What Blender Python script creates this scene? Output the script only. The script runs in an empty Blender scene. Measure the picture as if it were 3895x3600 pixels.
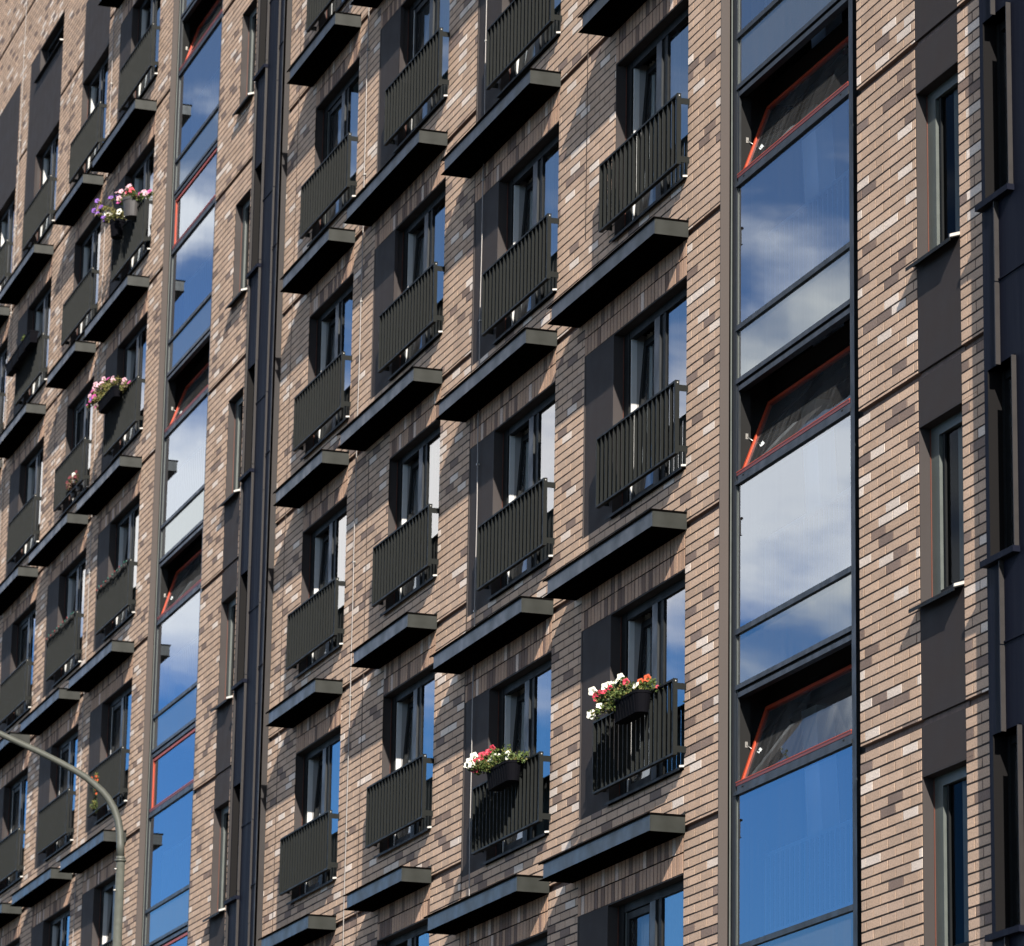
import bpy, math, random
from mathutils import Vector, Matrix
random.seed(7)
SC = bpy.context.scene
COL = SC.collection
R = math.radians
ZO = 15.5                      # facade height datum above the street
# ------------------------------------------------------------------ camera
cam = bpy.data.cameras.new('camera'); camo = bpy.data.objects.new('camera', cam); COL.objects.link(camo)
SC.camera = camo
yaw, pitch, roll = R(17.96871462), R(14.8455827), R(0.98758394)
d = Vector((-math.cos(yaw)*math.cos(pitch), math.sin(yaw)*math.cos(pitch), math.sin(pitch)))
r_ = d.cross(Vector((0, 0, 1))).normalized(); u_ = r_.cross(d)
cr, sr = math.cos(roll), math.sin(roll)
rx = r_*cr + u_*sr; ux = u_*cr - r_*sr
m = Matrix((rx, ux, -d)).transposed().to_4x4()
m.translation = Vector((0, -14.68126212, -13.85754346+ZO))
camo.matrix_world = m
cam.sensor_fit = 'HORIZONTAL'; cam.sensor_width = 36
cam.lens = 15227.918/3895*36
cam.clip_start = 1; cam.clip_end = 6000
cam.dof.use_dof = True; cam.dof.focus_distance = 41; cam.dof.aperture_fstop = 4.5
# ------------------------------------------------------------------ sun and sky
SUN = Vector((4.3, -1, 2.5)).normalized()
sl = bpy.data.lights.new('sun', 'SUN'); sl.energy = 4.0; sl.angle = R(0.5); sl.color = (1, .93, .84)
so = bpy.data.objects.new('sun', sl); COL.objects.link(so)
so.rotation_euler = SUN.to_track_quat('Z', 'Y').to_euler()
W = bpy.data.worlds.new('World'); SC.world = W; W.use_nodes = True
wt = W.node_tree; wn, wl = wt.nodes, wt.links
bg = wn['Background']; bg.inputs[1].default_value = 0.06
sky = wn.new('ShaderNodeTexSky'); sky.sky_type = 'NISHITA'; sky.sun_disc = False
sky.sun_elevation = math.asin(SUN.z); sky.sun_rotation = math.atan2(SUN.x, SUN.y)
sky.air_density = 1.0; sky.dust_density = .4; sky.ozone_density = 3
tc = wn.new('ShaderNodeTexCoord'); sep = wn.new('ShaderNodeSeparateXYZ'); wl.new(tc.outputs['Generated'], sep.inputs[0])
mp = wn.new('ShaderNodeMapping'); mp.inputs['Scale'].default_value = (4.2, 4.2, 11); mp.inputs['Location'].default_value = (3.1, .7, 1.3)
wl.new(tc.outputs['Generated'], mp.inputs[0])
nz = wn.new('ShaderNodeTexNoise'); nz.inputs['Scale'].default_value = 1.6; nz.inputs['Detail'].default_value = 9; nz.inputs['Roughness'].default_value = .56
nz.inputs['Distortion'].default_value = .35
wl.new(mp.outputs[0], nz.inputs['Vector'])
# a bank of cloud low in the sky, thinner above it
band = wn.new('ShaderNodeMapRange'); band.interpolation_type = 'SMOOTHSTEP'
ab = wn.new('ShaderNodeMath'); ab.operation = 'SUBTRACT'; wl.new(sep.outputs['Z'], ab.inputs[0]); ab.inputs[1].default_value = math.sin(R(14.4))
ab2 = wn.new('ShaderNodeMath'); ab2.operation = 'ABSOLUTE'; wl.new(ab.outputs[0], ab2.inputs[0])
wl.new(ab2.outputs[0], band.inputs[0])
band.inputs[1].default_value = .008; band.inputs[2].default_value = .058; band.inputs[3].default_value = .17; band.inputs[4].default_value = -.02
ad = wn.new('ShaderNodeMath'); ad.operation = 'ADD'; wl.new(nz.outputs['Fac'], ad.inputs[0]); wl.new(band.outputs[0], ad.inputs[1])
msk = wn.new('ShaderNodeMapRange'); msk.interpolation_type = 'SMOOTHSTEP'; wl.new(ad.outputs[0], msk.inputs[0])
msk.inputs[1].default_value = .50; msk.inputs[2].default_value = .70; msk.inputs[4].default_value = .95
tint = wn.new('ShaderNodeMix'); tint.data_type = 'RGBA'; tint.blend_type = 'MULTIPLY'; tint.inputs[0].default_value = 1
wl.new(sky.outputs[0], tint.inputs[6]); tr = wn.new('ShaderNodeMapRange'); wl.new(sep.outputs['Z'], tr.inputs[0]); tr.inputs[1].default_value = .22; tr.inputs[2].default_value = .5
tm = wn.new('ShaderNodeMix'); tm.data_type = 'RGBA'; wl.new(tr.outputs[0], tm.inputs[0]); tm.inputs[6].default_value = (.42, .77, 1.18, 1); tm.inputs[7].default_value = (1.62, 1.13, .74, 1)
wl.new(tm.outputs[2], tint.inputs[7])
cl = wn.new('ShaderNodeMix'); cl.data_type = 'RGBA'; wl.new(msk.outputs[0], cl.inputs[0])
wl.new(tint.outputs[2], cl.inputs[6]); cl.inputs[7].default_value = (14.6, 13.9, 13.3, 1)
wl.new(cl.outputs[2], bg.inputs[0])
SC.view_settings.view_transform = 'Standard'; SC.view_settings.look = 'None'
SC.view_settings.exposure = 1.38; SC.view_settings.gamma = 1.0
SC.cycles.max_bounces = 8; SC.cycles.transparent_max_bounces = 12
SC.cycles.caustics_reflective = False; SC.cycles.caustics_refractive = False

# ------------------------------------------------------------------ materials
def mat(name, col, rough=.6, metal=0., spec=.5, noise=0., nscale=8., bump=0., bscale=60., stretch=(1, 1, 1), emis=None, bdist=.01):
    m = bpy.data.materials.new(name); m.use_nodes = True
    nt = m.node_tree; b = nt.nodes['Principled BSDF']
    b.inputs['Base Color'].default_value = (*col, 1); b.inputs['Roughness'].default_value = rough
    b.inputs['Metallic'].default_value = metal; b.inputs['Specular IOR Level'].default_value = spec
    co = nt.nodes.new('ShaderNodeTexCoord'); mpp = nt.nodes.new('ShaderNodeMapping'); nt.links.new(co.outputs['Object'], mpp.inputs[0])
    mpp.inputs['Scale'].default_value = stretch
    if noise:
        n = nt.nodes.new('ShaderNodeTexNoise'); n.inputs['Scale'].default_value = nscale; n.inputs['Detail'].default_value = 6
        nt.links.new(mpp.outputs[0], n.inputs['Vector'])
        mr = nt.nodes.new('ShaderNodeMapRange'); nt.links.new(n.outputs['Fac'], mr.inputs[0])
        mr.inputs[1].default_value = .25; mr.inputs[2].default_value = .75; mr.inputs[3].default_value = 1-noise; mr.inputs[4].default_value = 1+noise
        mx = nt.nodes.new('ShaderNodeMix'); mx.data_type = 'RGBA'; mx.blend_type = 'MULTIPLY'; mx.inputs[0].default_value = 1
        mx.inputs[6].default_value = (*col, 1); nt.links.new(mr.outputs[0], mx.inputs[7]); nt.links.new(mx.outputs[2], b.inputs['Base Color'])
        mr2 = nt.nodes.new('ShaderNodeMapRange'); nt.links.new(n.outputs['Fac'], mr2.inputs[0])
        mr2.inputs[1].default_value = .3; mr2.inputs[2].default_value = .7; mr2.inputs[3].default_value = max(0, rough-.08); mr2.inputs[4].default_value = min(1, rough+.08)
        nt.links.new(mr2.outputs[0], b.inputs['Roughness'])
    if bump:
        n2 = nt.nodes.new('ShaderNodeTexNoise'); n2.inputs['Scale'].default_value = bscale; n2.inputs['Detail'].default_value = 4
        nt.links.new(mpp.outputs[0], n2.inputs['Vector'])
        bp = nt.nodes.new('ShaderNodeBump'); bp.inputs['Strength'].default_value = bump; bp.inputs['Distance'].default_value = bdist
        nt.links.new(n2.outputs['Fac'], bp.inputs['Height']); nt.links.new(bp.outputs[0], b.inputs['Normal'])
    if emis:
        b.inputs['Emission Color'].default_value = (*emis, 1); b.inputs['Emission Strength'].default_value = 1
    return m

def brick_material():
    m = bpy.data.materials.new('brick_faces'); m.use_nodes = True
    nt = m.node_tree; N, L = nt.nodes, nt.links; b = N['Principled BSDF']
    at = N.new('ShaderNodeAttribute'); at.attribute_name = 'brick_colour'
    co = N.new('ShaderNodeTexCoord')
    n = N.new('ShaderNodeTexNoise'); n.inputs['Scale'].default_value = 55; n.inputs['Detail'].default_value = 6; L.new(co.outputs['Object'], n.inputs['Vector'])
    n3 = N.new('ShaderNodeTexNoise'); n3.inputs['Scale'].default_value = .9; n3.inputs['Detail'].default_value = 3; L.new(co.outputs['Object'], n3.inputs['Vector'])
    mr = N.new('ShaderNodeMapRange'); L.new(n.outputs['Fac'], mr.inputs[0]); mr.inputs[1].default_value = .3; mr.inputs[2].default_value = .7; mr.inputs[3].default_value = .82; mr.inputs[4].default_value = 1.15
    mr3 = N.new('ShaderNodeMapRange'); L.new(n3.outputs['Fac'], mr3.inputs[0]); mr3.inputs[1].default_value = .3; mr3.inputs[2].default_value = .7; mr3.inputs[3].default_value = .93; mr3.inputs[4].default_value = 1.06
    ms = N.new('ShaderNodeMapping'); ms.inputs['Scale'].default_value = (2.2, 1, .22); L.new(co.outputs['Object'], ms.inputs[0])
    n5 = N.new('ShaderNodeTexNoise'); n5.inputs['Scale'].default_value = 1.0; n5.inputs['Detail'].default_value = 5; L.new(ms.outputs[0], n5.inputs['Vector'])
    mr5 = N.new('ShaderNodeMapRange'); L.new(n5.outputs['Fac'], mr5.inputs[0]); mr5.inputs[1].default_value = .35; mr5.inputs[2].default_value = .7; mr5.inputs[3].default_value = 1.04; mr5.inputs[4].default_value = .90
    m5 = N.new('ShaderNodeMath'); m5.operation = 'MULTIPLY'; L.new(mr3.outputs[0], m5.inputs[0]); L.new(mr5.outputs[0], m5.inputs[1])
    mm = N.new('ShaderNodeMath'); mm.operation = 'MULTIPLY'; L.new(mr.outputs[0], mm.inputs[0]); L.new(m5.outputs[0], mm.inputs[1])
    mx = N.new('ShaderNodeMix'); mx.data_type = 'RGBA'; mx.blend_type = 'MULTIPLY'; mx.inputs[0].default_value = 1
    L.new(at.outputs['Color'], mx.inputs[6]); L.new(mm.outputs[0], mx.inputs[7]); L.new(mx.outputs[2], b.inputs['Base Color'])
    b.inputs['Roughness'].default_value = .93; b.inputs['Specular IOR Level'].default_value = .15
    n2 = N.new('ShaderNodeTexNoise'); n2.inputs['Scale'].default_value = 42; n2.inputs['Detail'].default_value = 7; n2.inputs['Roughness'].default_value = .6; L.new(co.outputs['Object'], n2.inputs['Vector'])
    bp = N.new('ShaderNodeBump'); bp.inputs['Strength'].default_value = .5; bp.inputs['Distance'].default_value = .006
    L.new(n2.outputs['Fac'], bp.inputs['Height']); L.new(bp.outputs[0], b.inputs['Normal'])
    return m

def glass_material(name, refl, tint, through, wave=.15, streak=0., haze=0.):
    m = bpy.data.materials.new(name); m.use_nodes = True
    nt = m.node_tree; N, L = nt.nodes, nt.links; N.remove(N['Principled BSDF']); out = N['Material Output']
    g = N.new('ShaderNodeBsdfGlossy'); g.inputs['Color'].default_value = (*tint, 1); g.inputs['Roughness'].default_value = .012
    t = N.new('ShaderNodeBsdfTransparent'); t.inputs['Color'].default_value = (*through, 1)
    fr = N.new('ShaderNodeFresnel'); fr.inputs['IOR'].default_value = refl
    mx = N.new('ShaderNodeMixShader'); L.new(fr.outputs[0], mx.inputs[0]); L.new(t.outputs[0], mx.inputs[1]); L.new(g.outputs[0], mx.inputs[2])
    co = N.new('ShaderNodeTexCoord'); mpp = N.new('ShaderNodeMapping'); mpp.inputs['Scale'].default_value = (1, 1, .6); L.new(co.outputs['Object'], mpp.inputs[0])
    n = N.new('ShaderNodeTexNoise'); n.inputs['Scale'].default_value = 1.3; n.inputs['Detail'].default_value = 1; L.new(mpp.outputs[0], n.inputs['Vector'])
    bp = N.new('ShaderNodeBump'); bp.inputs['Strength'].default_value = wave; bp.inputs['Distance'].default_value = .02
    L.new(n.outputs['Fac'], bp.inputs['Height']); L.new(bp.outputs[0], g.inputs['Normal'])
    last = mx
    if streak:      # pale vertical streaks over an even veil
        df = N.new('ShaderNodeBsdfDiffuse'); df.inputs['Color'].default_value = (.42, .42, .42, 1)
        m2 = N.new('ShaderNodeMapping'); m2.inputs['Scale'].default_value = (22, 1, .5); L.new(co.outputs['Object'], m2.inputs[0])
        n4 = N.new('ShaderNodeTexNoise'); n4.inputs['Scale'].default_value = 1.0; n4.inputs['Detail'].default_value = 4; L.new(m2.outputs[0], n4.inputs['Vector'])
        mr = N.new('ShaderNodeMapRange'); L.new(n4.outputs['Fac'], mr.inputs[0]); mr.inputs[1].default_value = .35; mr.inputs[2].default_value = .8
        mr.inputs[3].default_value = haze; mr.inputs[4].default_value = haze+streak
        m3 = N.new('ShaderNodeMixShader'); L.new(mr.outputs[0], m3.inputs[0]); L.new(mx.outputs[0], m3.inputs[1]); L.new(df.outputs[0], m3.inputs[2]); last = m3
    L.new(last.outputs[0], out.inputs['Surface'])
    return m

M = dict(
    brick=brick_material(),
    mortar=mat('mortar', (.026, .017, .013), .95, noise=.25, nscale=30),
    groove=mat('groove_render', (.17, .12, .10), .95, noise=.35, nscale=14, stretch=(3, 1, 1)),
    plaster=mat('dark_plaster', (.031, .0252, .0248), .8, spec=.25, noise=.10, nscale=3, bump=.3, bscale=150, bdist=.003),
    pilaster=mat('brown_pilaster', (.052, .042, .038), .85, noise=.18, nscale=2.5, bump=.3, bscale=90, stretch=(1, 1, .3), bdist=.003),
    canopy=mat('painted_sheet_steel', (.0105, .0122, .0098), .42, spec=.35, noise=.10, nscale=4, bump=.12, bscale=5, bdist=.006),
    rail=mat('painted_railing', (.0044, .0056, .0050), .55, spec=.15, noise=.12, nscale=9),
    frame=mat('window_frame_paint', (.0065, .0075, .008), .6, spec=.15, noise=.1, nscale=6),
    reveal=mat('reveal_sheet', (.031, .0255, .0245), .7, spec=.3, noise=.08, nscale=4),
    stair=mat('stair_glazing_profile', (.0095, .012, .0145), .45, spec=.35, noise=.14, nscale=7, stretch=(1, 1, .5)),
    greenframe=mat('grey_green_frame', (.066, .076, .070), .5, noise=.08, nscale=6),
    orange=mat('orange_sash_paint', (.36, .042, .012), .5, spec=.4, noise=.08),
    canopy_shade=mat('canopy_shade_steel', (.0025, .0022, .002), 1., spec=0.),  # canopy steel again, with underside and lip shade put into the colour
    dullorange=mat('orange_seal', (.09, .020, .008), .6),
    darkpane=glass_material('narrow_window_glass', 1.12, (.42, .48, .55), (.6, .62, .62), .08),
    darkred=mat('sash_rebate_paint', (.16, .016, .006), .5),
    black=mat('black_seal', (.008, .008, .008), .8, spec=.2),
    white=mat('white_sash', (.46, .46, .45), .5, noise=.05),
    silver=mat('galvanised_edge', (.40, .39, .37), .5, metal=.3, noise=.1),
    curtain=mat('curtain_cloth', (.66, .67, .62), .95, spec=.1, noise=.08),
    curtain2=mat('grey_curtain_cloth', (.34, .36, .35), .95, spec=.1, noise=.08),
    lining=mat('window_lining', (.24, .235, .23), .85),
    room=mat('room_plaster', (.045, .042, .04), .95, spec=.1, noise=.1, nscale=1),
    stairwall=mat('stairwell_paint', (.42, .47, .52), .9, spec=.1, noise=.1, nscale=1),
    stairrail=mat('stair_railing_paint', (.80, .82, .84), .5), infill=mat('stair_infill', (.03, .035, .04), .8),
    bay=mat('bay_cladding_sky_tint', (.0036, .0048, .0115), .65, spec=.08, noise=.16, nscale=3, stretch=(6, 1, .25), bump=.1, bscale=6, bdist=.006),  # blue sky reflection put into the base colour
    bayreveal=mat('bay_reveal_sheet', (.005, .0045, .0047), .6, spec=.1),
    fin=mat('bay_fin_sunlit', (.020, .0175, .0172), .55, spec=.25, noise=.12, nscale=6),  # cladding metal again, its sunlit brown-grey put into the colour
    spback=mat('added_spandrel_backing', (.22, .27, .28), .9),  # backing added to block sky from vent reflections and pale the spandrel
    cable=mat('galvanised_cable', (.26, .24, .225), .5, metal=.3),
    pane=glass_material('window_glass', 3.4, (.92, .95, .98), (.80, .84, .84), .06),
    bigpane=glass_material('stairwell_glass', 3.2, (.78, .88, 1.0), (.62, .80, 1.0), .03, .03, .01),
    spandrel=glass_material('frosted_spandrel_glass', 2.6, (.80, .90, .95), (.35, .42, .45), .03, .06, .10),
    sashpane=glass_material('sash_glass', 1.35, (.8, .9, 1.0), (.65, .68, .70), .1, .10, .02),
    plastic=mat('black_planter_plastic', (.003, .003, .0045), .8, spec=.05, noise=.1),
    greypot=mat('grey_pot_plastic', (.040, .037, .037), .6, noise=.08),
    leaf=mat('petunia_leaf', (.060, .085, .020), .6, spec=.3, noise=.45, nscale=25),
    leafy=mat('pale_petunia_leaf', (.13, .115, .035), .6, spec=.3, noise=.4, nscale=25),
    dead=mat('dried_leaf', (.09, .05, .035), .8, noise=.4, nscale=25),
    pwhite=mat('white_petal', (.60, .59, .50), .7, noise=.08), pred=mat('red_petal', (.36, .02, .045), .6, noise=.15),
    ppink=mat('pale_pink_petal', (.50, .30, .35), .7, noise=.2, nscale=30), pmag=mat('magenta_petal', (.34, .05, .19), .7, noise=.15),
    pcoral=mat('coral_petal', (.48, .05, .08), .7, noise=.15), pvio=mat('violet_petal', (.16, .06, .32), .6, noise=.2),
    porange=mat('orange_petal', (.36, .055, .012), .7, noise=.3, nscale=60), pdark=mat('wine_petal', (.10, .015, .02), .7, noise=.2),
    lamp=mat('lamp_post_paint', (.062, .066, .056), .5, spec=.5, noise=.10, nscale=14, bump=.15, bscale=40, bdist=.003),
    bolt=mat('steel_bolt', (.30, .29, .27), .4, metal=.8), asphalt=mat('asphalt', (.030, .030, .031), .9, noise=.2, nscale=3),
    paving=mat('paving', (.07, .068, .065), .9, noise=.15, nscale=3), bulbg=mat('green_bulb', (.01, .10, .07), .3), bulbr=mat('red_bulb', (.22, .02, .015), .3),
    wire=mat('dark_wire', (.01, .01, .01), .5), lens=mat('lamp_lens', (.5, .5, .48), .2), roof=mat('roof_felt', (.06, .06, .06), .9),
)

# ------------------------------------------------------------------ mesh helpers
class MB:
    """collects shapes, links them as ONE mesh object"""
    def __init__(s, base=(0, 0, 0)): s.v = []; s.f = []; s.mi = []; s.mats = []; s.b = Vector(base); s.smooth = []
    def _m(s, m):
        if m not in s.mats: s.mats.append(m)
        return s.mats.index(m)
    def add(s, vs, fs, m, smooth=False):
        o = len(s.v); s.v += [tuple(Vector(v)-s.b) for v in vs]; k = s._m(m)
        for f in fs: s.f.append(tuple(i+o for i in f)); s.mi.append(k); s.smooth.append(smooth)
    def box(s, x0, x1, y0, y1, z0, z1, m):
        s.add([(x0, y0, z0), (x1, y0, z0), (x1, y1, z0), (x0, y1, z0), (x0, y0, z1), (x1, y0, z1), (x1, y1, z1), (x0, y1, z1)],
              [(0, 3, 2, 1), (4, 5, 6, 7), (0, 1, 5, 4), (1, 2, 6, 5), (2, 3, 7, 6), (3, 0, 4, 7)], m)
    def hexa(s, p, m):      # 8 points, bottom ring then top ring
        s.add(p, [(0, 3, 2, 1), (4, 5, 6, 7), (0, 1, 5, 4), (1, 2, 6, 5), (2, 3, 7, 6), (3, 0, 4, 7)], m)
    def quad(s, p, m): s.add(p, [(0, 1, 2, 3)], m)
    def tube(s, pts, r, m, n=12, cap=True):
        pts = [Vector(p) for p in pts]; rs = r if isinstance(r, (list, tuple)) else [r]*len(pts)
        vs = []; up = None
        for i, p in enumerate(pts):
            t = (pts[min(i+1, len(pts)-1)]-pts[max(i-1, 0)]).normalized()
            if up is None: up = Vector((1, 0, 0)) if abs(t.x) < .9 else Vector((0, 1, 0))
            a = (up - t*up.dot(t)).normalized(); bb = t.cross(a); up = a
            for k in range(n):
                w = 2*math.pi*k/n; vs.append(p+(a*math.cos(w)+bb*math.sin(w))*rs[i])
        fs = [(i*n+k, i*n+(k+1) % n, (i+1)*n+(k+1) % n, (i+1)*n+k) for i in range(len(pts)-1) for k in range(n)]
        if cap: fs += [tuple(range(n-1, -1, -1)), tuple((len(pts)-1)*n+k for k in range(n))]
        s.add(vs, fs, m, True)
    def build(s, name, parent=None):
        me = bpy.data.meshes.new(name); me.from_pydata(s.v, [], s.f)
        for mm in s.mats: me.materials.append(M[mm])
        me.polygons.foreach_set('material_index', s.mi); me.polygons.foreach_set('use_smooth', s.smooth)
        me.update(); o = bpy.data.objects.new(name, me); COL.objects.link(o)
        o.location = s.b
        if parent is not None: attach(o, parent)
        return o

def wpos(o):
    p = Vector(o.location)
    while o.parent is not None: o = o.parent; p = p+Vector(o.location)
    return p
def attach(o, parent):         # o.location is a world position
    o.location = Vector(o.location)-wpos(parent); o.parent = parent
def empty(name, loc, label=None, cat=None, group=None):
    o = bpy.data.objects.new(name, None); COL.objects.link(o); o.location = loc; o.empty_display_size = .2
    if label: o['label'] = label; o['category'] = cat
    if group: o['group'] = group
    return o
def copy_part(o, loc, parent):    # a part with its sub-parts, put at a world position
    c = o.copy(); COL.objects.link(c); c.parent = parent; c.location = Vector(loc)-wpos(parent)
    for ch in KIDS.get(o.name, []):
        g = ch.copy(); COL.objects.link(g); g.parent = c; g.location = ch.location
    return c
KIDS = {}
def kid(o, parent):
    attach(o, parent); KIDS.setdefault(parent.name, []).append(o); return o

# ------------------------------------------------------------------ layout data
H = 3.3; SH = .81; XS = -47.03     # storey, step of the left half, where the step is
CO = {  # opening right, opening left, panel left, head height, storeys from..to, wide storeys, canopy-wide storeys
 'A': (-39.18, -41.59, -42.58, -.5, -3, 2, {0, -1, -2, -3}, None),
 'B': (-43.64, -46.05, -47.03, -.5, -3, 3, {3, 2, 1, 0, -1, -2, -3}, None),
 'C': (-48.34, -50.71, -51.72, .3, -3, 3, {3, 2, 1}, {3, 2, 1, 0}),
 'D': (-52.79, -55.17, -56.19, .3, -3, 4, set(), None),
 'E': (-66.25, -68.65, -69.60, .3, -3, 5, {5, 4, 3, 2, 1, 0, -1, -2, -3}, None),
 'F': (-70.60, -73.00, -74.06, .3, -3, 4, {1, 0, -1, -2, -3}, None),
 'G': (-75.14, -77.53, -78.52, .3, -3, 4, {4, 3, 2, 1, 0, -1, -2, -3}, None),
 'H': (-79.57, -81.95, -82.95, .3, -3, 4, {1, 0, -1, -2, -3}, None),
}
XR, XL = -24.0, -92.0; ZB, ZT = -12.0, 21.0
holes = []          # (x0,x1,z0,z1) removed from the brickwork
soldiers = []       # brick-on-end lintels
panels = []
units = []          # window units
for n, (xr, xl, xp, hb, k0, k1, wide, cw) in CO.items():
    cw = wide if cw is None else cw
    for k in range(k0, k1+1):
        hz = hb+k*H; w = k in wide; xw = xp if w else xl
        holes.append((xw, xr, hz-2.2 if w else hz-2.17, hz))
        if w: panels.append((xp, xl, hz-2.2, hz, n, k))
        top = not (n in 'FGH' and k == 4)
        if top:
            holes.append((xw, xr, hz, hz+.42)); soldiers.append((xw, xr, hz, hz+.42))
        units.append((n, k, xr, xl, xp, hz, w, (k in cw) if top else None))
# tall dark panels of the top storey, with slot windows
for xr, xl, z0, z1 in ((-75.14, -78.50, 13.5, 15.82), (-70.62, -73.0, 13.5, 15.18), (-79.57, -81.95, 13.5, 15.82)):
    holes.append((xl, xr, z0, z1))
panels += [(-75.14, -78.50, 0, 0, 'Gt', 5)]
P2 = -27.03
strips = [(-34.43, 0.0, -3, 1), (-61.44, SH, -3, 4)]      # stair glazing: right edge, height datum, storeys
for xr, s, a, b in strips: holes.append((xr-3.742, xr, ZB, ZT))
narrow = [(-32.04, -33.02, 0., -3, 1, {-3, -2, -1, 0, 1}), (-59.06, -60.03, SH, -3, 3, {-3, -2, -1, 0})]
NH, NS = -.525, 1.68
for xr, xl, s, a, b, pl in narrow:
    for k in range(a, b+1):
        hz = s+NH+k*H; holes.append((xl, xr, hz-NS, hz))
        if k in pl:
            holes.append((xl, xr, hz, hz+H-NS))    # plaster above this window
bays = [(-31.31, 0., -3, 1), (-58.42, SH, -3, 4)]
for xl, s, a, b in bays: holes.append((xl+.02, xl+1.60, ZB, ZT))

# ------------------------------------------------------------------ the building
B = empty('apartment_building', (-55, 0, 0), 'long tan brick apartment building with black balcony railings and two glazed stair strips', 'building')
def rect_sub(r, h):
    x0, x1, z0, z1 = r; a0, a1, b0, b1 = h
    if a1 <= x0 or a0 >= x1 or b1 <= z0 or b0 >= z1: return [r]
    out = []
    if b0 > z0: out.append((x0, x1, z0, b0))
    if b1 < z1: out.append((x0, x1, b1, z1))
    zz0, zz1 = max(z0, b0), min(z1, b1)
    if a0 > x0: out.append((x0, a0, zz0, zz1))
    if a1 < x1: out.append((a1, x1, zz0, zz1))
    return out
# mortar bed behind the bricks: column cells with the holes left out; grooves set back
bed = MB((-55, 0, 0))
xs = sorted({XR, XL, XS} | {v for h in holes for v in h[:2]})
YB = .0032
for i in range(len(xs)-1):
    x0, x1 = xs[i], xs[i+1]; xm = (x0+x1)/2
    hs = sorted((h[2], h[3]) for h in holes if h[0] < xm < h[1])
    z = ZB
    segs = []
    for a, b in hs:
        if a > z+1e-6: segs.append((z, a))
        z = max(z, b)
    if z < ZT-1e-6: segs.append((z, ZT))
    s = SH if xm < XS else 0
    for a, b in segs:      # cut at grooves
        k = math.floor((a-s)/H)
        cuts = []
        while True:
            g1 = s+(k+1)*H; g0 = g1-.07
            if g0 > b: break
            if g1 > a: cuts.append((max(a, g0), min(b, g1)))
            k += 1
        zz = a
        for c0, c1 in cuts:
            if c0 > zz: bed.quad([(x0, YB, zz+ZO), (x1, YB, zz+ZO), (x1, YB, c0+ZO), (x0, YB, c0+ZO)], 'mortar')
            bed.quad([(x0, .05, c0+ZO), (x1, .05, c0+ZO), (x1, .05, c1+ZO), (x0, .05, c1+ZO)], 'groove')
            bed.quad([(x0, YB, c0+ZO), (x1, YB, c0+ZO), (x1, .05, c0+ZO), (x0, .05, c0+ZO)], 'groove')
            bed.quad([(x0, YB, c1+ZO), (x0, .05, c1+ZO), (x1, .05, c1+ZO), (x1, YB, c1+ZO)], 'groove')
            zz = c1
        if zz < b: bed.quad([(x0, YB, zz+ZO), (x1, YB, zz+ZO), (x1, YB, b+ZO), (x0, YB, b+ZO)], 'mortar')
bedo = bed.build('mortar_bed', B)
# bricks, each with its own colour
BL, BH, J = .348, .1, .0165
bv, bf, bc = [], [], []
def brick(x0, x1, z0, z1, c, proud=0.):
    if x1-x0 < .018 or z1-z0 < .012: return
    o = len(bv); y = -proud; e = .0012
    j = [random.uniform(-.002, .002) for _ in range(8)]
    q = [(x0+j[0], z0+j[1]), (x1+j[2], z0+j[3]), (x1+j[4], z1+j[5]), (x0+j[6], z1+j[7])]
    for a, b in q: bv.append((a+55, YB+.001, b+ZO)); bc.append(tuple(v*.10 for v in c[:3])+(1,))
    for a, b in q: bv.append((a+55+(e if a < (x0+x1)/2 else -e), y, b+ZO+(e if b < (z0+z1)/2 else -e)))
    bf.extend([(o+4, o+5, o+6, o+7), (o, o+1, o+5, o+4), (o+1, o+2, o+6, o+5), (o+2, o+3, o+7, o+6), (o+3, o, o+4, o+7)])
    bc.extend([c]*4)
def bcol(pd=.085, pl=.07, red=0):
    t = random.random(); v = random.uniform(.90, 1.08)
    if t < pd: a = (.25, .182, .150)
    elif t < pd+pl: a = (.78, .655, .56)
    else:
        a = (.555, .392, .287); v *= random.uniform(.95, 1.05)
    if red: a = (a[0]*.92, a[1]*.84, a[2]*.80)  # lintels redder and darker: canopy shade put into the brick colour
    h = random.uniform(-.012, .012)
    return (a[0]*v+h*.6, a[1]*v, a[2]*v-h*.4, 1)
def lay(xa, xb, s, off):
    k = math.floor((ZB-s)/H); 
    while s+k*H < ZT:
        g = s+(k+1)*H-.07       # top of the first full course under the groove
        for n in range(33):
            z1 = g-n*BH; z0 = z1-BH
            if n == 32: z0 = s+k*H            # thin course that sits on the groove
            if z1 <= z0+.01 or z1 < ZB or z0 > ZT: continue
            za, zb = z0+J*.5, z1-J*.5
            if n == 32: za = z0+.001
            rowh = [h for h in holes if h[2] < zb and h[3] > za]
            ph = off+(BL/2 if (n+k*33) % 2 else 0)
            i0 = math.floor((xa-ph)/BL)
            x = ph+i0*BL
            cuts = sorted({v for h in rowh for v in h[:2]})
            while x < xb:
                x0, x1 = max(x, xa)+.0065, min(x+BL, xb)-.0065
                x += BL
                if x1-x0 < .02: continue
                c = bcol(); pr = random.uniform(-.0008, .0014)
                rs = [(x0, x1, za, zb)]
                for h in rowh:
                    if h[0] < x1 and h[1] > x0: rs = [q for r in rs for q in rect_sub(r, h)]
                for r in rs: brick(*r, c, pr)
        k += 1
lay(XL, XS, SH, -47.0); lay(XS+.012, XR, 0., -34.147)
for x0, x1, z0, z1 in soldiers:
    x = x0+.004
    while x < x1-.02:
        xe = min(x+.113, x1)-.015
        for a, b in ((z0+.002, z0+.213), (z0+.226, z1-.002)):
            brick(x, xe, a, b, bcol(.24, .05, 1), random.uniform(-.001, .0015))
        x += .113
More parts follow.
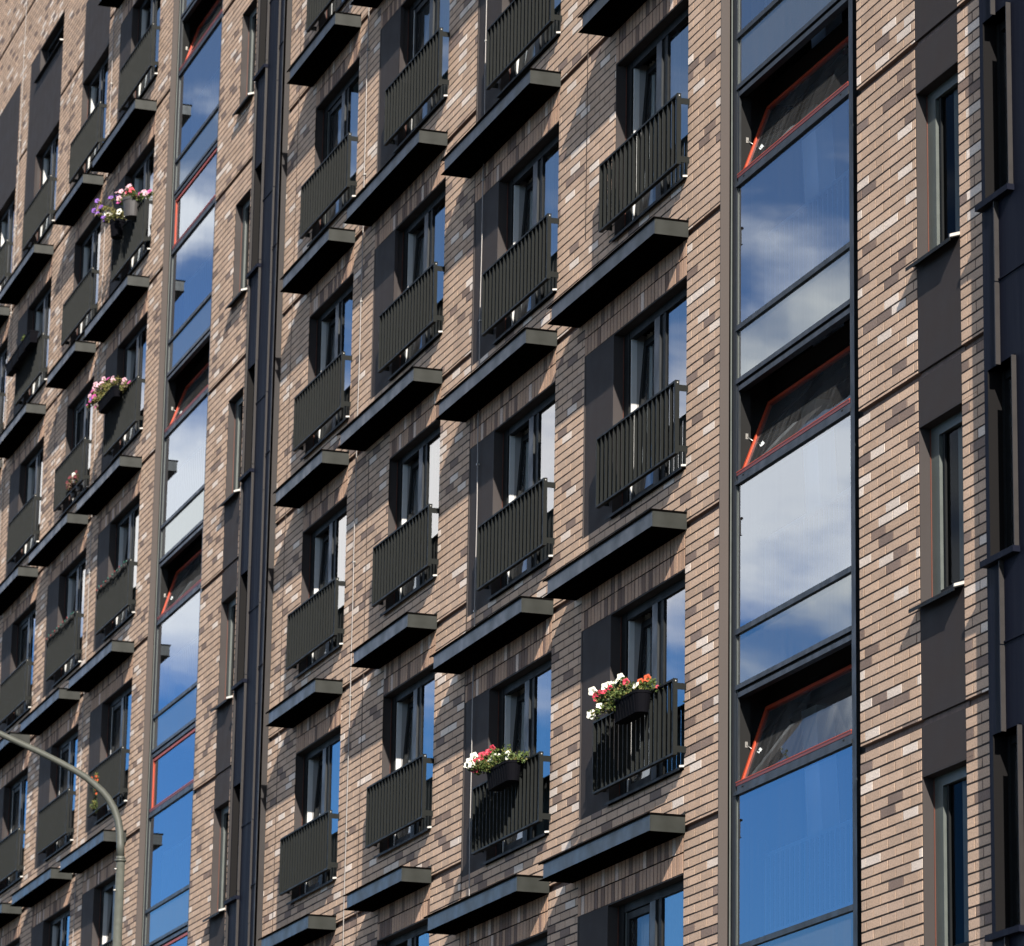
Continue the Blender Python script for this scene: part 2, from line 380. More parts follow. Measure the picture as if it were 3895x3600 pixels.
me = bpy.data.meshes.new('brick_wall'); me.from_pydata(bv, [], bf); me.materials.append(M['brick'])
ca = me.color_attributes.new('brick_colour', 'FLOAT_COLOR', 'POINT'); ca.data.foreach_set('color', [x for c in bc for x in c]); me.update()
wall = bpy.data.objects.new('brick_wall', me); COL.objects.link(wall); wall.location = (-55, 0, 0); attach(wall, B)
del bv, bf, bc
bedo.parent = wall; bedo.location = (0, 0, 0)

# body of the building: roof, ends, floors and a back wall, so that rooms are closed
bd = MB((-55, 0, 0))
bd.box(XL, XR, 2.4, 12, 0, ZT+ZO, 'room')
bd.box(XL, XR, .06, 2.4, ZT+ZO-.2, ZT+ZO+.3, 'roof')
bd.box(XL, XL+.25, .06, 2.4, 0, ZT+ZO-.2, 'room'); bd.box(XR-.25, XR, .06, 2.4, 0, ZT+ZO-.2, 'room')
bd.box(XL+.25, XR-.25, YB+.002, .3, 0, ZB+ZO, 'brick' if False else 'mortar')
bd.build('building_core', B)
fl = MB((-55, 0, 0))
edges = [XL+.25] + sorted([s[0]-3.78 for s in strips]+[s[0]+.04 for s in strips]) + [XR-.25]
for i in range(0, len(edges)-1):
    x0, x1 = edges[i], edges[i+1]
    stair = i % 2 == 1
    if not stair:
        for k in range(-4, 7):
            for s in ((0.,) if x0 > -47 else ((SH,) if x1 < -47.1 else (SH, 0.))):
                a, b = x0, x1
                if s == 0. and x0 < XS: a = XS
                if s == SH and x1 > XS: b = XS
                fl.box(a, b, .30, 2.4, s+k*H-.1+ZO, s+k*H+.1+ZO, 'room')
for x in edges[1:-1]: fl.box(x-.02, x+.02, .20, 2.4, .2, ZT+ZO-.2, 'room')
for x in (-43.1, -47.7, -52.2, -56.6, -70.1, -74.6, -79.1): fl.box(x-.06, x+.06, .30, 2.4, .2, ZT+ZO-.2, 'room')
fl.build('floor_slabs', B)

# ---- plaster panels
def panel(x0, x1, z0, z1, y=.004):
    p = MB((x0, y, z0+ZO)); p.box(x0+.03, x1, y, y+.05, z0+ZO, z1+ZO, 'plaster'); p.box(x0, x0+.03, y-.006, y+.05, z0+ZO, z1+ZO, 'pilaster')
    return p.build('plaster_panel', B)
for x0, x1, z0, z1, n, k in panels:
    if n != 'Gt': panel(x0, x1, z0, z1)
panel(-78.50, -75.14, 13.5, 15.16); panel(-78.5, -77.53, 15.16, 15.82)
panel(-73.0, -70.62, 13.5, 15.18); panel(-81.95, -79.57, 13.5, 15.82)

# ---- balcony windows: three kinds, modelled at the origin of the first place they stand
WW, WH = 2.41, 2.17
def make_window(kind, xr, hz, w=WW, h=WH):
    o = Vector((xr, 0, hz+ZO)); X = lambda v: xr+v; Z = lambda v: hz+ZO+v
    f = MB(o)
    # reveals
    f.box(X(-w), X(-w+.012), .004, .30, Z(-h), Z(0), 'reveal'); f.box(X(-.012), X(0), .004, .30, Z(-h), Z(0), 'reveal')
    f.box(X(-w+.012), X(-.012), .004, .30, Z(-.012), Z(0), 'reveal'); f.box(X(-w+.012), X(-.012), .02, .30, Z(-h), Z(-h+.012), 'frame')
    y0, y1 = .13, .20
    f.box(X(-w+.012), X(-w+.020), .124, .134, Z(-h+.02), Z(-.02), 'dullorange')
    f.box(X(-w+.020), X(-w+.19), y0, y1, Z(-h+.012), Z(-.012), 'frame')
    f.box(X(-w+.19), X(-w+.212), y0+.03, y1, Z(-h+.012), Z(-.012), 'black')
    f.box(X(-w+.212), X(-w+.232), y0+.016, y1+.012, Z(-h+.10), Z(-.11), 'white' if kind != 'shut' else 'greenframe')
    f.box(X(-w+.212), X(-w+.230), y1+.012, .31, Z(-h+.05), Z(-.05), 'lining')
    f.box(X(-.09), X(-.012), y0, y1, Z(-h+.012), Z(-.012), 'frame')
    f.box(X(-w+.21), X(-.09), y0, y1, Z(-.11), Z(-.012), 'frame'); f.box(X(-w+.21), X(-.09), y0, y1, Z(-h+.012), Z(-h+.10), 'frame')
    f.box(X(-1.37), X(-1.20), y0-.004, y1, Z(-h+.10), Z(-.11), 'stair')
    f.box(X(-1.20), X(-1.10), y0+.02, y1, Z(-h+.10), Z(-.11), 'frame')
    # right casement profile
    f.box(X(-1.10), X(-1.03), y0+.006, y1-.02, Z(-h+.10), Z(-.11), 'frame')
    fo = f.build('window', B)
    g = MB(o); g.quad([(X(-1.03), .155, Z(-h+.10)), (X(-.09), .155, Z(-h+.10)), (X(-.09), .155, Z(-.11)), (X(-1.03), .155, Z(-.11))], 'pane')
    kid(g.build('glass_pane'), fo)
    # left leaf
    hx0, hx1, hz0, hz1 = -w+.24, -1.375, -h+.11, -.12
    s = MB(o)
    tilt = {'drawn': 0., 'tilt': 4.2, 'tiltdark': 3.0, 'shut': 0.}[kind]; sm = 'frame'
    def T(x, y, z): # rotate about bottom edge, top leans in
        a = R(tilt); zz = z-hz0; yy = y
        return (X(x), .15+yy*math.cos(a)+zz*math.sin(a), Z(hz0+zz*math.cos(a)-yy*math.sin(a)))
    def tb(x0, x1, z0, z1, y0, y1, mm):
        s.hexa([T(x0, y0, z0), T(x1, y0, z0), T(x1, y1, z0), T(x0, y1, z0), T(x0, y0, z1), T(x1, y0, z1), T(x1, y1, z1), T(x0, y1, z1)], mm)
    t = .075
    tb(hx0, hx0+t, hz0, hz1, 0, .06, sm); tb(hx1-t, hx1, hz0, hz1, 0, .06, 'frame')
    tb(hx0+t, hx1-t, hz0, hz0+t, 0, .06, 'frame'); tb(hx0+t, hx1-t, hz1-t, hz1, 0, .06, 'frame')
    kid(s.build('sash'), fo)
    g2 = MB(o); g2.quad([T(hx0+t, .03, hz0+t), T(hx1-t, .03, hz0+t), T(hx1-t, .03, hz1-t), T(hx0+t, .03, hz1-t)], 'sashpane')
    kid(g2.build('glass_pane'), fo)
    # curtains
    c = MB(o)
    spans = {'drawn': [(-2.36, -1.50, 'curtain2', .30), (-1.16, -.55, 'curtain', .21)],
             'tilt': [(-2.36, -1.98, 'curtain', .34), (-1.80, -1.62, 'curtain2', .34), (-1.16, -.84, 'curtain', .205), (-.80, -.12, 'curtain2', .23)],
             'tiltdark': [(-2.30, -1.80, 'curtain2', .34), (-1.14, -.88, 'curtain2', .21)],
             'shut': [(-2.2, -1.90, 'curtain', .30), (-1.16, -.60, 'curtain', .205)]}[kind]
    for a, b, mm, yy in spans:
        n = int((b-a)/.012); vs = []; fs = []
        for i in range(n+1):
            x = a+(b-a)*i/n; y = yy+.018*math.sin(x*58)+.008*math.sin(x*131+1)
            vs += [(X(x), y, Z(-h+.03)), (X(x*.985-.02), y+.01, Z(-.03))]
        for i in range(n): fs.append((2*i, 2*i+2, 2*i+3, 2*i+1))
        c.add(vs, fs, mm, True)
    kid(c.build('curtain'), fo)
    sl_ = MB(o)      # folded metal sill
    sl_.hexa([(X(-w-.02), -.055, Z(-h-.012)), (X(.0), -.055, Z(-h-.012)), (X(0), .13, Z(-h+.012)), (X(-w-.02), .13, Z(-h+.012)),
              (X(-w-.02), -.055, Z(-h-.004)), (X(0), -.055, Z(-h-.004)), (X(0), .13, Z(-h+.020)), (X(-w-.02), .13, Z(-h+.020))], 'frame')
    sl_.box(X(-w-.02), X(0), -.058, -.053, Z(-h-.035), Z(-h-.004), 'frame')
    sl_.hexa([(X(-.012), -.055, Z(-h-.004)), (X(.0), -.055, Z(-h-.004)), (X(0), .02, Z(-h+.006)), (X(-.012), .02, Z(-h+.006)),
              (X(-.012), -.055, Z(-h+.018)), (X(.0), -.055, Z(-h+.018)), (X(0), .02, Z(-h+.028)), (X(-.012), .02, Z(-h+.028))], 'silver')
    kid(sl_.build('sill'), fo)
    return fo
def make_railing(xr, hz):
    o = Vector((xr, 0, hz+ZO)); X = lambda v: xr+v; Z = lambda v: hz+ZO+v
    x0, x1, y0, y1, z0, z1 = -2.50, .085, -.160, -.112, -2.06, -1.235
    f = MB(o)
    f.box(X(x1-.042), X(x1), y0, y1, Z(z0), Z(z1), 'rail'); f.box(X(x0), X(x0+.02), y0, y1, Z(z0), Z(z1), 'rail')
    f.box(X(x0+.02), X(x1-.042), y0, y1, Z(z1-.022), Z(z1), 'rail'); f.box(X(x0+.02), X(x1-.042), y0, y1, Z(z0), Z(z0+.022), 'rail')
    n = 17
    for i in range(1, n+1):
        x = x0+.01+(x1-.042-x0-.01)*i/(n+1)
        f.box(X(x-.005), X(x+.005), y0+.004, y1, Z(z0+.022), Z(z1-.022), 'rail')
    f.box(X(x1+.0003), X(x1+.0018), y0+.020, y0+.032, Z(z1-.032), Z(z1-.020), 'silver')
    fo = f.build('balcony_railing', B)
    for xx in (x1-.040, x0+.012):
        for zz in (-1.31, -1.99):
            b = MB(o); sgn = 1 if xx > -1 else -1
            b.box(X(xx if sgn > 0 else xx), X(xx+.008), y1, .0 if sgn > 0 else 0, Z(zz-.035), Z(zz+.035), 'rail')
            kid(b.build('wall_bracket'), fo)
    return fo
def make_canopy(xr, xl, hz):
    o = Vector((xr, 0, hz+ZO)); Z = lambda v: hz+ZO+v
    a, b = xl-.07, xr+.04
    f = MB(o); y = -.395; z0, z1 = .412, .605
    f.box(a, b-.004, y, y+.006, Z(z0+.004), Z(z1), 'canopy')           # front web
    f.box(b-.004, b, y+.006, -.001, Z(z0+.004), Z(z1), 'canopy')       # right end
    f.box(a-.13, b+.004, y-.012, -.001, Z(z0), Z(z0+.004), 'canopy_shade')   # soffit sheet with small lip, underside shade in its colour
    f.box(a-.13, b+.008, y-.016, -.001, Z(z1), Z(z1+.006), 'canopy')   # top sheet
    f.box(a-.13, b+.008, y-.018, y-.014, Z(z1-.016), Z(z1+.006), 'canopy_shade'); f.box(b+.006, b+.009, y-.014, -.002, Z(z1-.014), Z(z1+.006), 'canopy_shade')  # dark lips: edge shading put into their colour
    f.box(a, a+.004, y+.006, -.001, Z(z0+.004), Z(z1), 'canopy')
    f.hexa([(b-.10, -.004, Z(z1+.006)), (b+.006, -.03, Z(z1+.006)), (b+.006, -.001, Z(z1+.006)), (b-.10, -.001, Z(z1+.006)),
            (b-.10, -.003, Z(z1+.03)), (b+.006, -.004, Z(z1+.05)), (b+.006, -.001, Z(z1+.05)), (b-.10, -.001, Z(z1+.03))], 'frame')
    return f.build('canopy', B)
protos = {}
KINDS = {('A', 0): 'tilt', ('A', -1): 'tilt', ('A', 1): 'tilt', ('B', 1): 'tilt', ('B', 0): 'tilt', ('B', -1): 'tilt', ('C', 1): 'tiltdark', ('C', 2): 'drawn',
         ('D', 2): 'shut', ('D', 1): 'tiltdark', ('D', 0): 'tiltdark', ('D', -1): 'tilt', ('C', -1): 'tilt', ('C', 0): 'tiltdark', ('E', 2): 'tilt', ('E', 1): 'tilt', ('F', 1): 'tilt', ('A', -2): 'shut'}
for n, k, xr, xl, xp, hz, w, cn in units:
    kd = KINDS.get((n, k)) or random.choice(['tilt', 'tiltdark', 'tilt', 'shut', 'drawn'])
    if kd not in protos: protos[kd] = make_window(kd, xr, hz)
    else: copy_part(protos[kd], (xr, 0, hz+ZO), B)
    if 'rail' not in protos: protos['rail'] = make_railing(xr, hz)
    else: copy_part(protos['rail'], (xr, 0, hz+ZO), B)
    if cn is not None:
        key = ('can', cn)
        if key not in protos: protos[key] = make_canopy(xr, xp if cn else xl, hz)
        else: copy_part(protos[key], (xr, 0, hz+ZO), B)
# slot window of the top storey
def slot(xr, xl, z0, z1):
    o = Vector((xr, 0, z0+ZO)); f = MB(o)
    f.box(xl, xl+.012, .004, .3, z0+ZO, z1+ZO, 'reveal'); f.box(xr-.012, xr, .004, .3, z0+ZO, z1+ZO, 'reveal'); f.box(xl, xr, .004, .3, z1+ZO, z1+ZO+.012, 'reveal')
    f.box(xl+.012, xl+.2, .13, .2, z0+ZO, z1+ZO, 'frame'); f.box(xl+.2, xr-.012, .13, .2, z0+ZO, z0+ZO+.08, 'frame'); f.box(xl+.2, xr-.012, .13, .2, z1+ZO-.08, z1+ZO, 'frame')
    fo = f.build('window', B)
    g = MB(o); g.quad([(xl+.2, .16, z0+ZO+.08), (xr-.012, .16, z0+ZO+.08), (xr-.012, .16, z1+ZO-.08), (xl+.2, .16, z1+ZO-.08)], 'pane'); kid(g.build('glass_pane'), fo)
    s = MB(o); s.hexa([(xl-.25, -.07, z0+ZO-.02), (xr, -.07, z0+ZO-.02), (xr, .13, z0+ZO), (xl-.25, .13, z0+ZO), (xl-.25, -.07, z0+ZO-.008), (xr, -.07, z0+ZO-.008), (xr, .13, z0+ZO+.012), (xl-.25, .13, z0+ZO+.012)], 'frame')
    s.box(xr-.015, xr, -.07, .02, z0+ZO-.006, z0+ZO+.02, 'silver'); kid(s.build('sill'), fo)
slot(-75.14, -77.53, 15.18, 15.82)
# ---- joints: dark expansion joints beside the narrow units
for x, z0, z1 in ((-42.6, .95, 6.0), (-51.72, -9, .60), (-56.19, -9, 12), (-74.07, 4.6, 14), (-79.15+.0, -9, 15.8), (-47.03, -12, 12)):
    jt = MB((x, 0, z0+ZO)); jt.box(x-.011, x+.011, -.003, .012, z0+ZO, z1+ZO, 'mortar'); jt.build('expansion_joint', B)

# ---- narrow windows in their plaster strips
def make_narrow(xr, hz, w, h):
    o = Vector((xr, 0, hz+ZO)); X = lambda v: xr+v; Z = lambda v: hz+ZO+v
    f = MB(o)
    f.box(X(-w), X(-w+.01), .004, .3, Z(-h), Z(0), 'reveal'); f.box(X(-.01), X(0), .004, .3, Z(-h), Z(0), 'reveal'); f.box(X(-w+.01), X(-.01), .004, .3, Z(-.01), Z(0), 'reveal')
    f.box(X(-w+.010), X(-w+.019), .112, .120, Z(-h+.02), Z(-.02), 'dullorange')
    f.box(X(-w+.019), X(-w+.20), .12, .19, Z(-h), Z(-.01), 'greenframe'); f.box(X(-.12), X(-.01), .12, .19, Z(-h), Z(-.01), 'frame')
    f.box(X(-w+.20), X(-.12), .12, .19, Z(-.11), Z(-.01), 'greenframe'); f.box(X(-w+.20), X(-.12), .12, .19, Z(-h), Z(-h+.09), 'frame')
    f.box(X(-w+.25), X(-w+.28), .14, .19, Z(-h+.09), Z(-.11), 'frame')
    fo = f.build('narrow_window', B)
    g = MB(o); g.quad([(X(-w+.20), .16, Z(-h+.09)), (X(-.12), .16, Z(-h+.09)), (X(-.12), .16, Z(-.11)), (X(-w+.20), .16, Z(-.11))], 'darkpane'); kid(g.build('glass_pane'), fo)
    c = MB(o); vs = []; fs = []; n = 22
    for i in range(n+1):
        x = -w+.45+.17*i/n; y = .20+.012*math.sin(i*1.5); vs += [(X(x), y, Z(-h+.02)), (X(x), y, Z(-.05))]
    for i in range(n): fs.append((2*i, 2*i+2, 2*i+3, 2*i+1))
    c.add(vs, fs, 'curtain2', True); kid(c.build('curtain'), fo)
    s = MB(o)
    a, b = -w-.03, 0
    s.hexa([(X(a), -.10, Z(-h-.075)), (X(b), -.10, Z(-h-.075)), (X(b), .12, Z(-h-.0)), (X(a), .12, Z(-h)),
            (X(a), -.10, Z(-h-.065)), (X(b), -.10, Z(-h-.065)), (X(b), .12, Z(-h+.01)), (X(a), .12, Z(-h+.01))], 'frame')
    s.box(X(a), X(b), -.104, -.098, Z(-h-.10), Z(-h-.065), 'frame')
    s.hexa([(X(-.02), -.10, Z(-h-.063)), (X(b), -.10, Z(-h-.063)), (X(b), .0, Z(-h-.03)), (X(-.02), .0, Z(-h-.03)),
            (X(-.02), -.10, Z(-h-.035)), (X(b), -.10, Z(-h-.035)), (X(b), .0, Z(-h)), (X(-.02), .0, Z(-h))], 'silver')
    kid(s.build('sill'), fo)
    return fo
pn = None
for xr, xl, s, a, b, pl in narrow:
    for k in range(a, b+1):
        hz = s+NH+k*H
        if pn is None: pn = make_narrow(xr, hz, xr-xl, NS)
        else: copy_part(pn, (xr, 0, hz+ZO), B)
        if k in pl:
            z0, z1, gz = hz, hz+H-NS, s+k*H
            p = MB((xl, 0, z0+ZO))
            p.box(xl, xr, .003, .05, z0+ZO, gz-.07+ZO, 'plaster'); p.box(xl, xr, .003, .05, gz+ZO, z1+ZO, 'plaster')
            p.box(xl, xr, .035, .05, gz-.07+ZO, gz+ZO, 'groove')
            p.build('plaster_panel', B)

# ---- stair glazing strips, set back .1 m in their reveals
def vsash(o, xr, z, tilt, parent):
    X = lambda v: xr+v; x0, x1, z0, z1 = -3.45, -.44, .262, 1.115
    YH = .128 if tilt else .112
    def T(x, y, zz):
        a = R(tilt); q = zz-z0
        return (X(x), YH+y*math.cos(a)+q*math.sin(a), z+ZO+z0+q*math.cos(a)-y*math.sin(a))
    f = MB(o)
    def tb(a, b, c, dd, y0, y1, mm):
        f.hexa([T(a, y0, c), T(b, y0, c), T(b, y1, c), T(a, y1, c), T(a, y0, dd), T(b, y0, dd), T(b, y1, dd), T(a, y1, dd)], mm)
    t = .042
    tb(x0, x0+t, z0, z1, 0, .05, 'orange'); tb(x1-t, x1, z0, z1, 0, .05, 'orange'); tb(x0+t, x1-t, z0, z0+t*.45, 0, .05, 'orange'); tb(x0+t, x1-t, z1-t, z1, 0, .05, 'orange')
    f.box(X(x0-.03), X(x1), .088, .125, z+ZO+.248, z+ZO+.259, 'orange'); f.box(X(x0-.03), X(x1), .092, .125, z+ZO+.215, z+ZO+.248, 'darkred')
    fo = f.build('vent_sash', parent)
    g = MB(o); g.quad([T(x0+t, .02, z0+t*.45), T(x1-t, .02, z0+t*.45), T(x1-t, .02, z1-t), T(x0+t, .02, z1-t)], 'sashpane' if tilt else 'bigpane')
    kid(g.build('glass_pane'), fo)
    if tilt:
        for xx in (x0+.02, x1-.06):
            a = MB(o); p = T(xx, .05, .62)
            q = (X(xx-.05 if xx < -1 else xx), .20, z+ZO+.66)
            a.tube([q, p], .007, 'bolt', 6); a.box(q[0]-.008, q[0]+.008, q[1]-.01, q[1]+.02, q[2]-.03, q[2]+.03, 'bolt')
            kid(a.build('stay_arm'), fo)
    return fo
OPEN = {0: {1: 19, 0: 20, -1: 21, -2: 19, -3: 20}, 1: {4: 0, 3: 18, 2: 0, 1: 20, 0: 17, -1: 0, -2: 0, -3: 0}}
for si, (xr, s, a, b) in enumerate(strips):
    X = lambda v: xr+v
    zb, zt = ZB+ZO, ZT+ZO
    f = MB((xr, 0, ZO)); f.box(X(-3.742), X(-3.73), -.002, .10, zb, zt, 'pilaster'); f.build('reveal_panel', B)
    f = MB((xr, 0, ZO))
    f.box(X(-3.742), X(-3.61), .125, .25, zb, zt, 'black'); f.box(X(-3.69), X(-3.682), .10, .125, zb, zt, 'greenframe')
    f.box(X(-3.61), X(-3.50), .098, .25, zb, zt, 'stair'); f.box(X(-3.50), X(-3.488), .108, .25, zb, zt, 'greenframe'); f.box(X(-3.488), X(-3.476), .118, .25, zb, zt, 'black')
    f.box(X(-.42), X(-.315), .092, .25, zb, zt, 'stair'); f.box(X(-.435), X(-.42), .11, .25, zb, zt, 'frame')
    f.box(X(-.315), X(0), .14, .25, zb, zt, 'black')
    fo = f.build('stair_glazing_frame', B)
    for k in range(a, b+2):
        z = s+k*H
        t = MB((xr, 0, z+ZO)); Z = lambda v: z+v+ZO
        x0, x1 = X(-3.53), X(-.42)
        t.box(x0, x1, .090, .18, Z(1.812), Z(1.868), 'stair')
        t.box(x0, x1, .090, .18, Z(1.225), Z(1.275), 'stair'); t.box(x0, x1, .125, .18, Z(1.192), Z(1.225), 'black')
        t.box(x0+.07, x1, .100, .18, Z(1.140), Z(1.192), 'stair')
        t.box(x0+.045, x0+.08, .100, .125, Z(.21), Z(1.192), 'stair')
        t.box(x0+.07, x1, .096, .18, Z(.160), Z(.212), 'stair')
        t.box(x0, x1, .086, .18, Z(.120), Z(.160), 'stair')
        t.box(X(-3.32), X(-3.28), .0935, .0965, Z(.178), Z(.194), 'black'); t.box(X(-.66), X(-.62), .0935, .0965, Z(.178), Z(.194), 'black')
        t.build('transom', B)
        yy = .116
        g = MB((xr, 0, z+ZO))
        g.quad([(X(-3.476), yy, Z(1.275)), (X(-.435), yy, Z(1.275)), (X(-.435), yy, Z(1.812)), (X(-3.476), yy, Z(1.812))], 'spandrel')
        g.box(X(-3.476), X(-.435), .14, .17, Z(1.275), Z(1.812), 'spback'); g.build('spandrel_pane', B)
        g = MB((xr, 0, z+ZO))
        g.quad([(X(-3.476), yy, Z(1.868)), (X(-.435), yy, Z(1.868)), (X(-.435), yy, Z(H+.12)), (X(-3.476), yy, Z(H+.12))], 'bigpane'); g.build('stairwell_pane', B)
        vsash((xr, 0, z+ZO), xr, z, OPEN[si].get(k, 0), B)
        # inside: half landing with a balustrade, pale flight behind, round end cap
        q = MB((xr, 0, z+ZO))
        q.box(X(-3.70), X(.0), .55, 2.4, Z(1.20), Z(1.40), 'room')
        q.box(X(-3.70), X(.0), 2.2, 2.395, Z(1.40), Z(H+1.15), 'stairwall')
        q.build('stair_landing', B)
        q = MB((xr, 0, z+ZO))
        q.box(X(-3.05), X(-.6), .24, .28, Z(2.72), Z(2.76), 'stairrail'); q.box(X(-3.05), X(-.6), .24, .28, Z(1.93), Z(1.96), 'stairrail')
        for i in range(19): q.box(X(-3.05+i*.13), X(-3.05+i*.13+.045), .24, .27, Z(1.96), Z(2.72), 'stairrail')
        q.box(X(-3.05), X(-.6), .282, .290, Z(1.90), Z(2.74), 'infill')
        q.build('stair_balustrade', B)
        q = MB((xr, 0, z+ZO))
        q.hexa([(X(-3.3), .9, Z(1.40)), (X(-2.9), .9, Z(1.40)), (X(-2.9), 1.1, Z(1.4)), (X(-3.3), 1.1, Z(1.4)), (X(-3.68), .9, Z(4.4)), (X(-3.28), .9, Z(4.4)), (X(-3.28), 1.1, Z(4.4)), (X(-3.68), 1.1, Z(4.4))], 'stairrail')
        q.build('stair_flight', B)
        q = MB((xr, 0, z+ZO)); q.tube([(X(-3.04), .20, Z(2.80)), (X(-3.04), .236, Z(2.80))], .10, 'infill', 24); q.build('handrail_cap', B)

# ---- dark metal clad bays
def bay(xl, s, a, b, right):
    X = lambda v: xl+v; F = -.116; zb, zt = ZB+ZO, ZT+ZO
    e = X(1.63)
    heads = [s+NH+.045+k*H for k in range(a, b+2)]
    f = MB((xl, 0, ZO))
    o0, o1 = X(.07), X(.655)
    f.box(X(0), o0, F, .02, zb, zt, 'bay'); f.box(o1, e, F, .02, zb, zt, 'bay')
    f.box(e-.06, e, F-.004, -.0, zb, zt, 'fin') ; f.box(e, e+.012, F+.03, .10, zb, zt, 'fin')
    z = ZB
    for h in heads:
        zz0, zz1 = z, h-1.72
        if zz1 > zz0: f.box(o0, o1, F, .02, zz0+ZO, zz1+ZO, 'bay')
        z = h
    if z < ZT: f.box(o0, o1, F, .02, z+ZO, zt, 'bay')
    f.build('metal_bay', B)
    fn = MB((xl, 0, ZO))
    if right:
        for h in heads:
            fn.box(X(.655), X(.665), F-.045, F, h-1.78+ZO, h-.01+ZO, 'fin')
            fn.box(X(.33), X(.345), F-.045, F, h-3.31+ZO, h-2.55+ZO, 'fin'); fn.box(X(.335), X(.35), F-.045, F, h-2.54+ZO, h-1.79+ZO, 'fin')
            fn.box(X(.35), e, F-.014, F-.001, h-2.53+ZO, h-2.515+ZO, 'bay')
        fn.box(X(1.15), X(1.16), F-.045, F, zb, zt, 'fin')
    else:
        fn.box(X(.02), X(.03), F-.032, F, zb, zt, 'fin')
        for h in heads:
            fn.box(X(.655), X(.667), F-.038, F, h-1.66+ZO, h-.0+ZO, 'fin'); fn.box(X(.66), X(.672), F-.038, F, h-3.30+ZO, h-1.67+ZO, 'fin')
            fn.box(X(1.36), X(1.372), F-.030, F, h-.69+ZO, h+1.05+ZO, 'fin'); fn.box(X(1.355), X(1.367), F-.03, F, h+1.06+ZO, h+2.6+ZO, 'fin')
            fn.box(X(.67), X(1.36), F-.012, F-.001, h-.71+ZO, h-.69+ZO, 'bay')
            fn.box(X(1.40), e+.003, F-.02, F-.005, h-1.70+ZO, h-1.685+ZO, 'bay')
    fn.build('standing_seam', B)
    for h in heads[:]:
        w = MB((xl, 0, h+ZO)); Z = lambda v: h+v+ZO
        w.box(o0, o0+.008, F, .30, Z(-1.72), Z(0), 'bayreveal'); w.box(o1-.008, o1, F, .3, Z(-1.72), Z(0), 'bayreveal'); w.box(o0, o1, F, .3, Z(0), Z(.008), 'bay')
        w.box(o0+.008, o0+.06, .02, .10, Z(-1.72), Z(0), 'frame'); w.box(o1-.07, o1-.008, .02, .1, Z(-1.72), Z(0), 'frame')
        w.box(o0+.06, o1-.07, .03, .1, Z(-.07), Z(0), 'frame'); w.box(o0+.06, o1-.07, .03, .1, Z(-1.72), Z(-1.65), 'frame')
        w.box(o0-.07, o1+.03, F-.07, .0, Z(-1.79), Z(-1.735), 'bay')
        wo = w.build('bay_window', B)
        g = MB((xl, 0, h+ZO)); g.quad([(o0+.06, .06, Z(-1.65)), (o1-.07, .06, Z(-1.65)), (o1-.07, .06, Z(-.07)), (o0+.06, .06, Z(-.07))], 'sashpane'); kid(g.build('glass_pane'), wo)
bay(-31.31, 0., -3, 1, True); bay(-58.42, SH, -3, 4, False)

# ---- lightning conductors
for x, zt in ((-46.62, 12), (-52.28, 14), (-70.14, 14.2), (-79.27, 20)):
    c = MB((x, 0, ZO)); n = 60; pts = []
    for i in range(n+1):
        z = -9+(zt+9)*i/n
        pts.append((x+.012*math.sin(z*1.1+x)+.006*math.sin(z*3.7), -.022, z+ZO))
    c.tube(pts, .007, 'cable', 6)
    co_ = c.build('lightning_conductor', B)
    zc = -8.4
    while zc < zt:
        b = MB((x, 0, zc+ZO)); b.box(x-.016, x+.016, -.036, 0, zc-.012+ZO, zc+.012+ZO, 'bolt'); b.tube([(x, -.022, zc+ZO), (x+.06, -.01, zc-.02+ZO)], .006, 'bolt', 5)
        kid(b.build('clamp'), co_); zc += 1.9

# ------------------------------------------------------------------ ground
g = MB(); g.quad([(-3000, -3000, -.12), (3000, -3000, -.12), (3000, 3000, -.12), (-3000, 3000, -.12)], 'asphalt'); o = g.build('ground'); o['kind'] = 'structure'
g = MB(); g.box(-110, 20, -4.2, 0.05, -.115, 0, 'paving'); o = g.build('pavement'); o['kind'] = 'structure'
g = MB(); g.box(-110, 20, -4.35, -4.203, -.115, .012, 'paving'); o = g.build('kerb'); o['kind'] = 'structure'

# ------------------------------------------------------------------ street lamp
LX = -53.035
lp = empty('street_lamp', (LX, -2.98, 0), 'grey green street lamp post curving over in front of the brick facade at lower left', 'street lamp')
zc = -5.076+ZO
f = MB((LX, -2.98, 0)); f.tube([(LX, -2.98, 0), (LX, -2.985, 1.2)], .11, 'lamp', 24); f.tube([(LX, -2.985, 1.2), (LX, -2.985, zc)], [.09, .0585], 'lamp', 24)
f.tube([(LX, -2.98, 0), (LX, -2.98, .03)], .19, 'lamp', 24); f.build('post', lp)
f = MB((LX, -2.98, zc)); f.tube([(LX, -2.988, zc-.02), (LX, -2.988, zc+.004)], .078, 'lamp', 24); f.tube([(LX, -2.988, zc+.004), (LX, -2.988, zc+.05)], .062, 'lamp', 24); f.build('collar', lp)
ctrl = [(-2.991, -5.03), (-2.998, -4.86), (-3.010, -4.70), (-3.045, -4.53), (-3.11, -4.37), (-3.20, -4.235), (-3.29, -4.14), (-3.40, -4.055), (-3.52, -3.97), (-3.66, -3.895), (-3.9, -3.785), (-4.175, -3.67), (-4.729, -3.46), (-5.3, -3.25)]
f = MB((LX, -2.98, zc)); f.tube([(LX, y, z+ZO) for y, z in ctrl], [.056-.0012*i for i in range(len(ctrl))], 'lamp', 24); f.build('curved_arm', lp)
f = MB((LX, -5.3, -3.25+ZO)); f.tube([(LX, -5.2, -3.285+ZO), (LX, -5.4, -3.20+ZO), (LX, -5.75, -3.12+ZO), (LX, -6.0, -3.10+ZO)], [.05, .11, .13, .04], 'lamp', 18); f.box(LX-.09, LX+.09, -5.9, -5.5, -3.25+ZO, -3.235+ZO, 'lens'); f.build('lamp_head', lp)
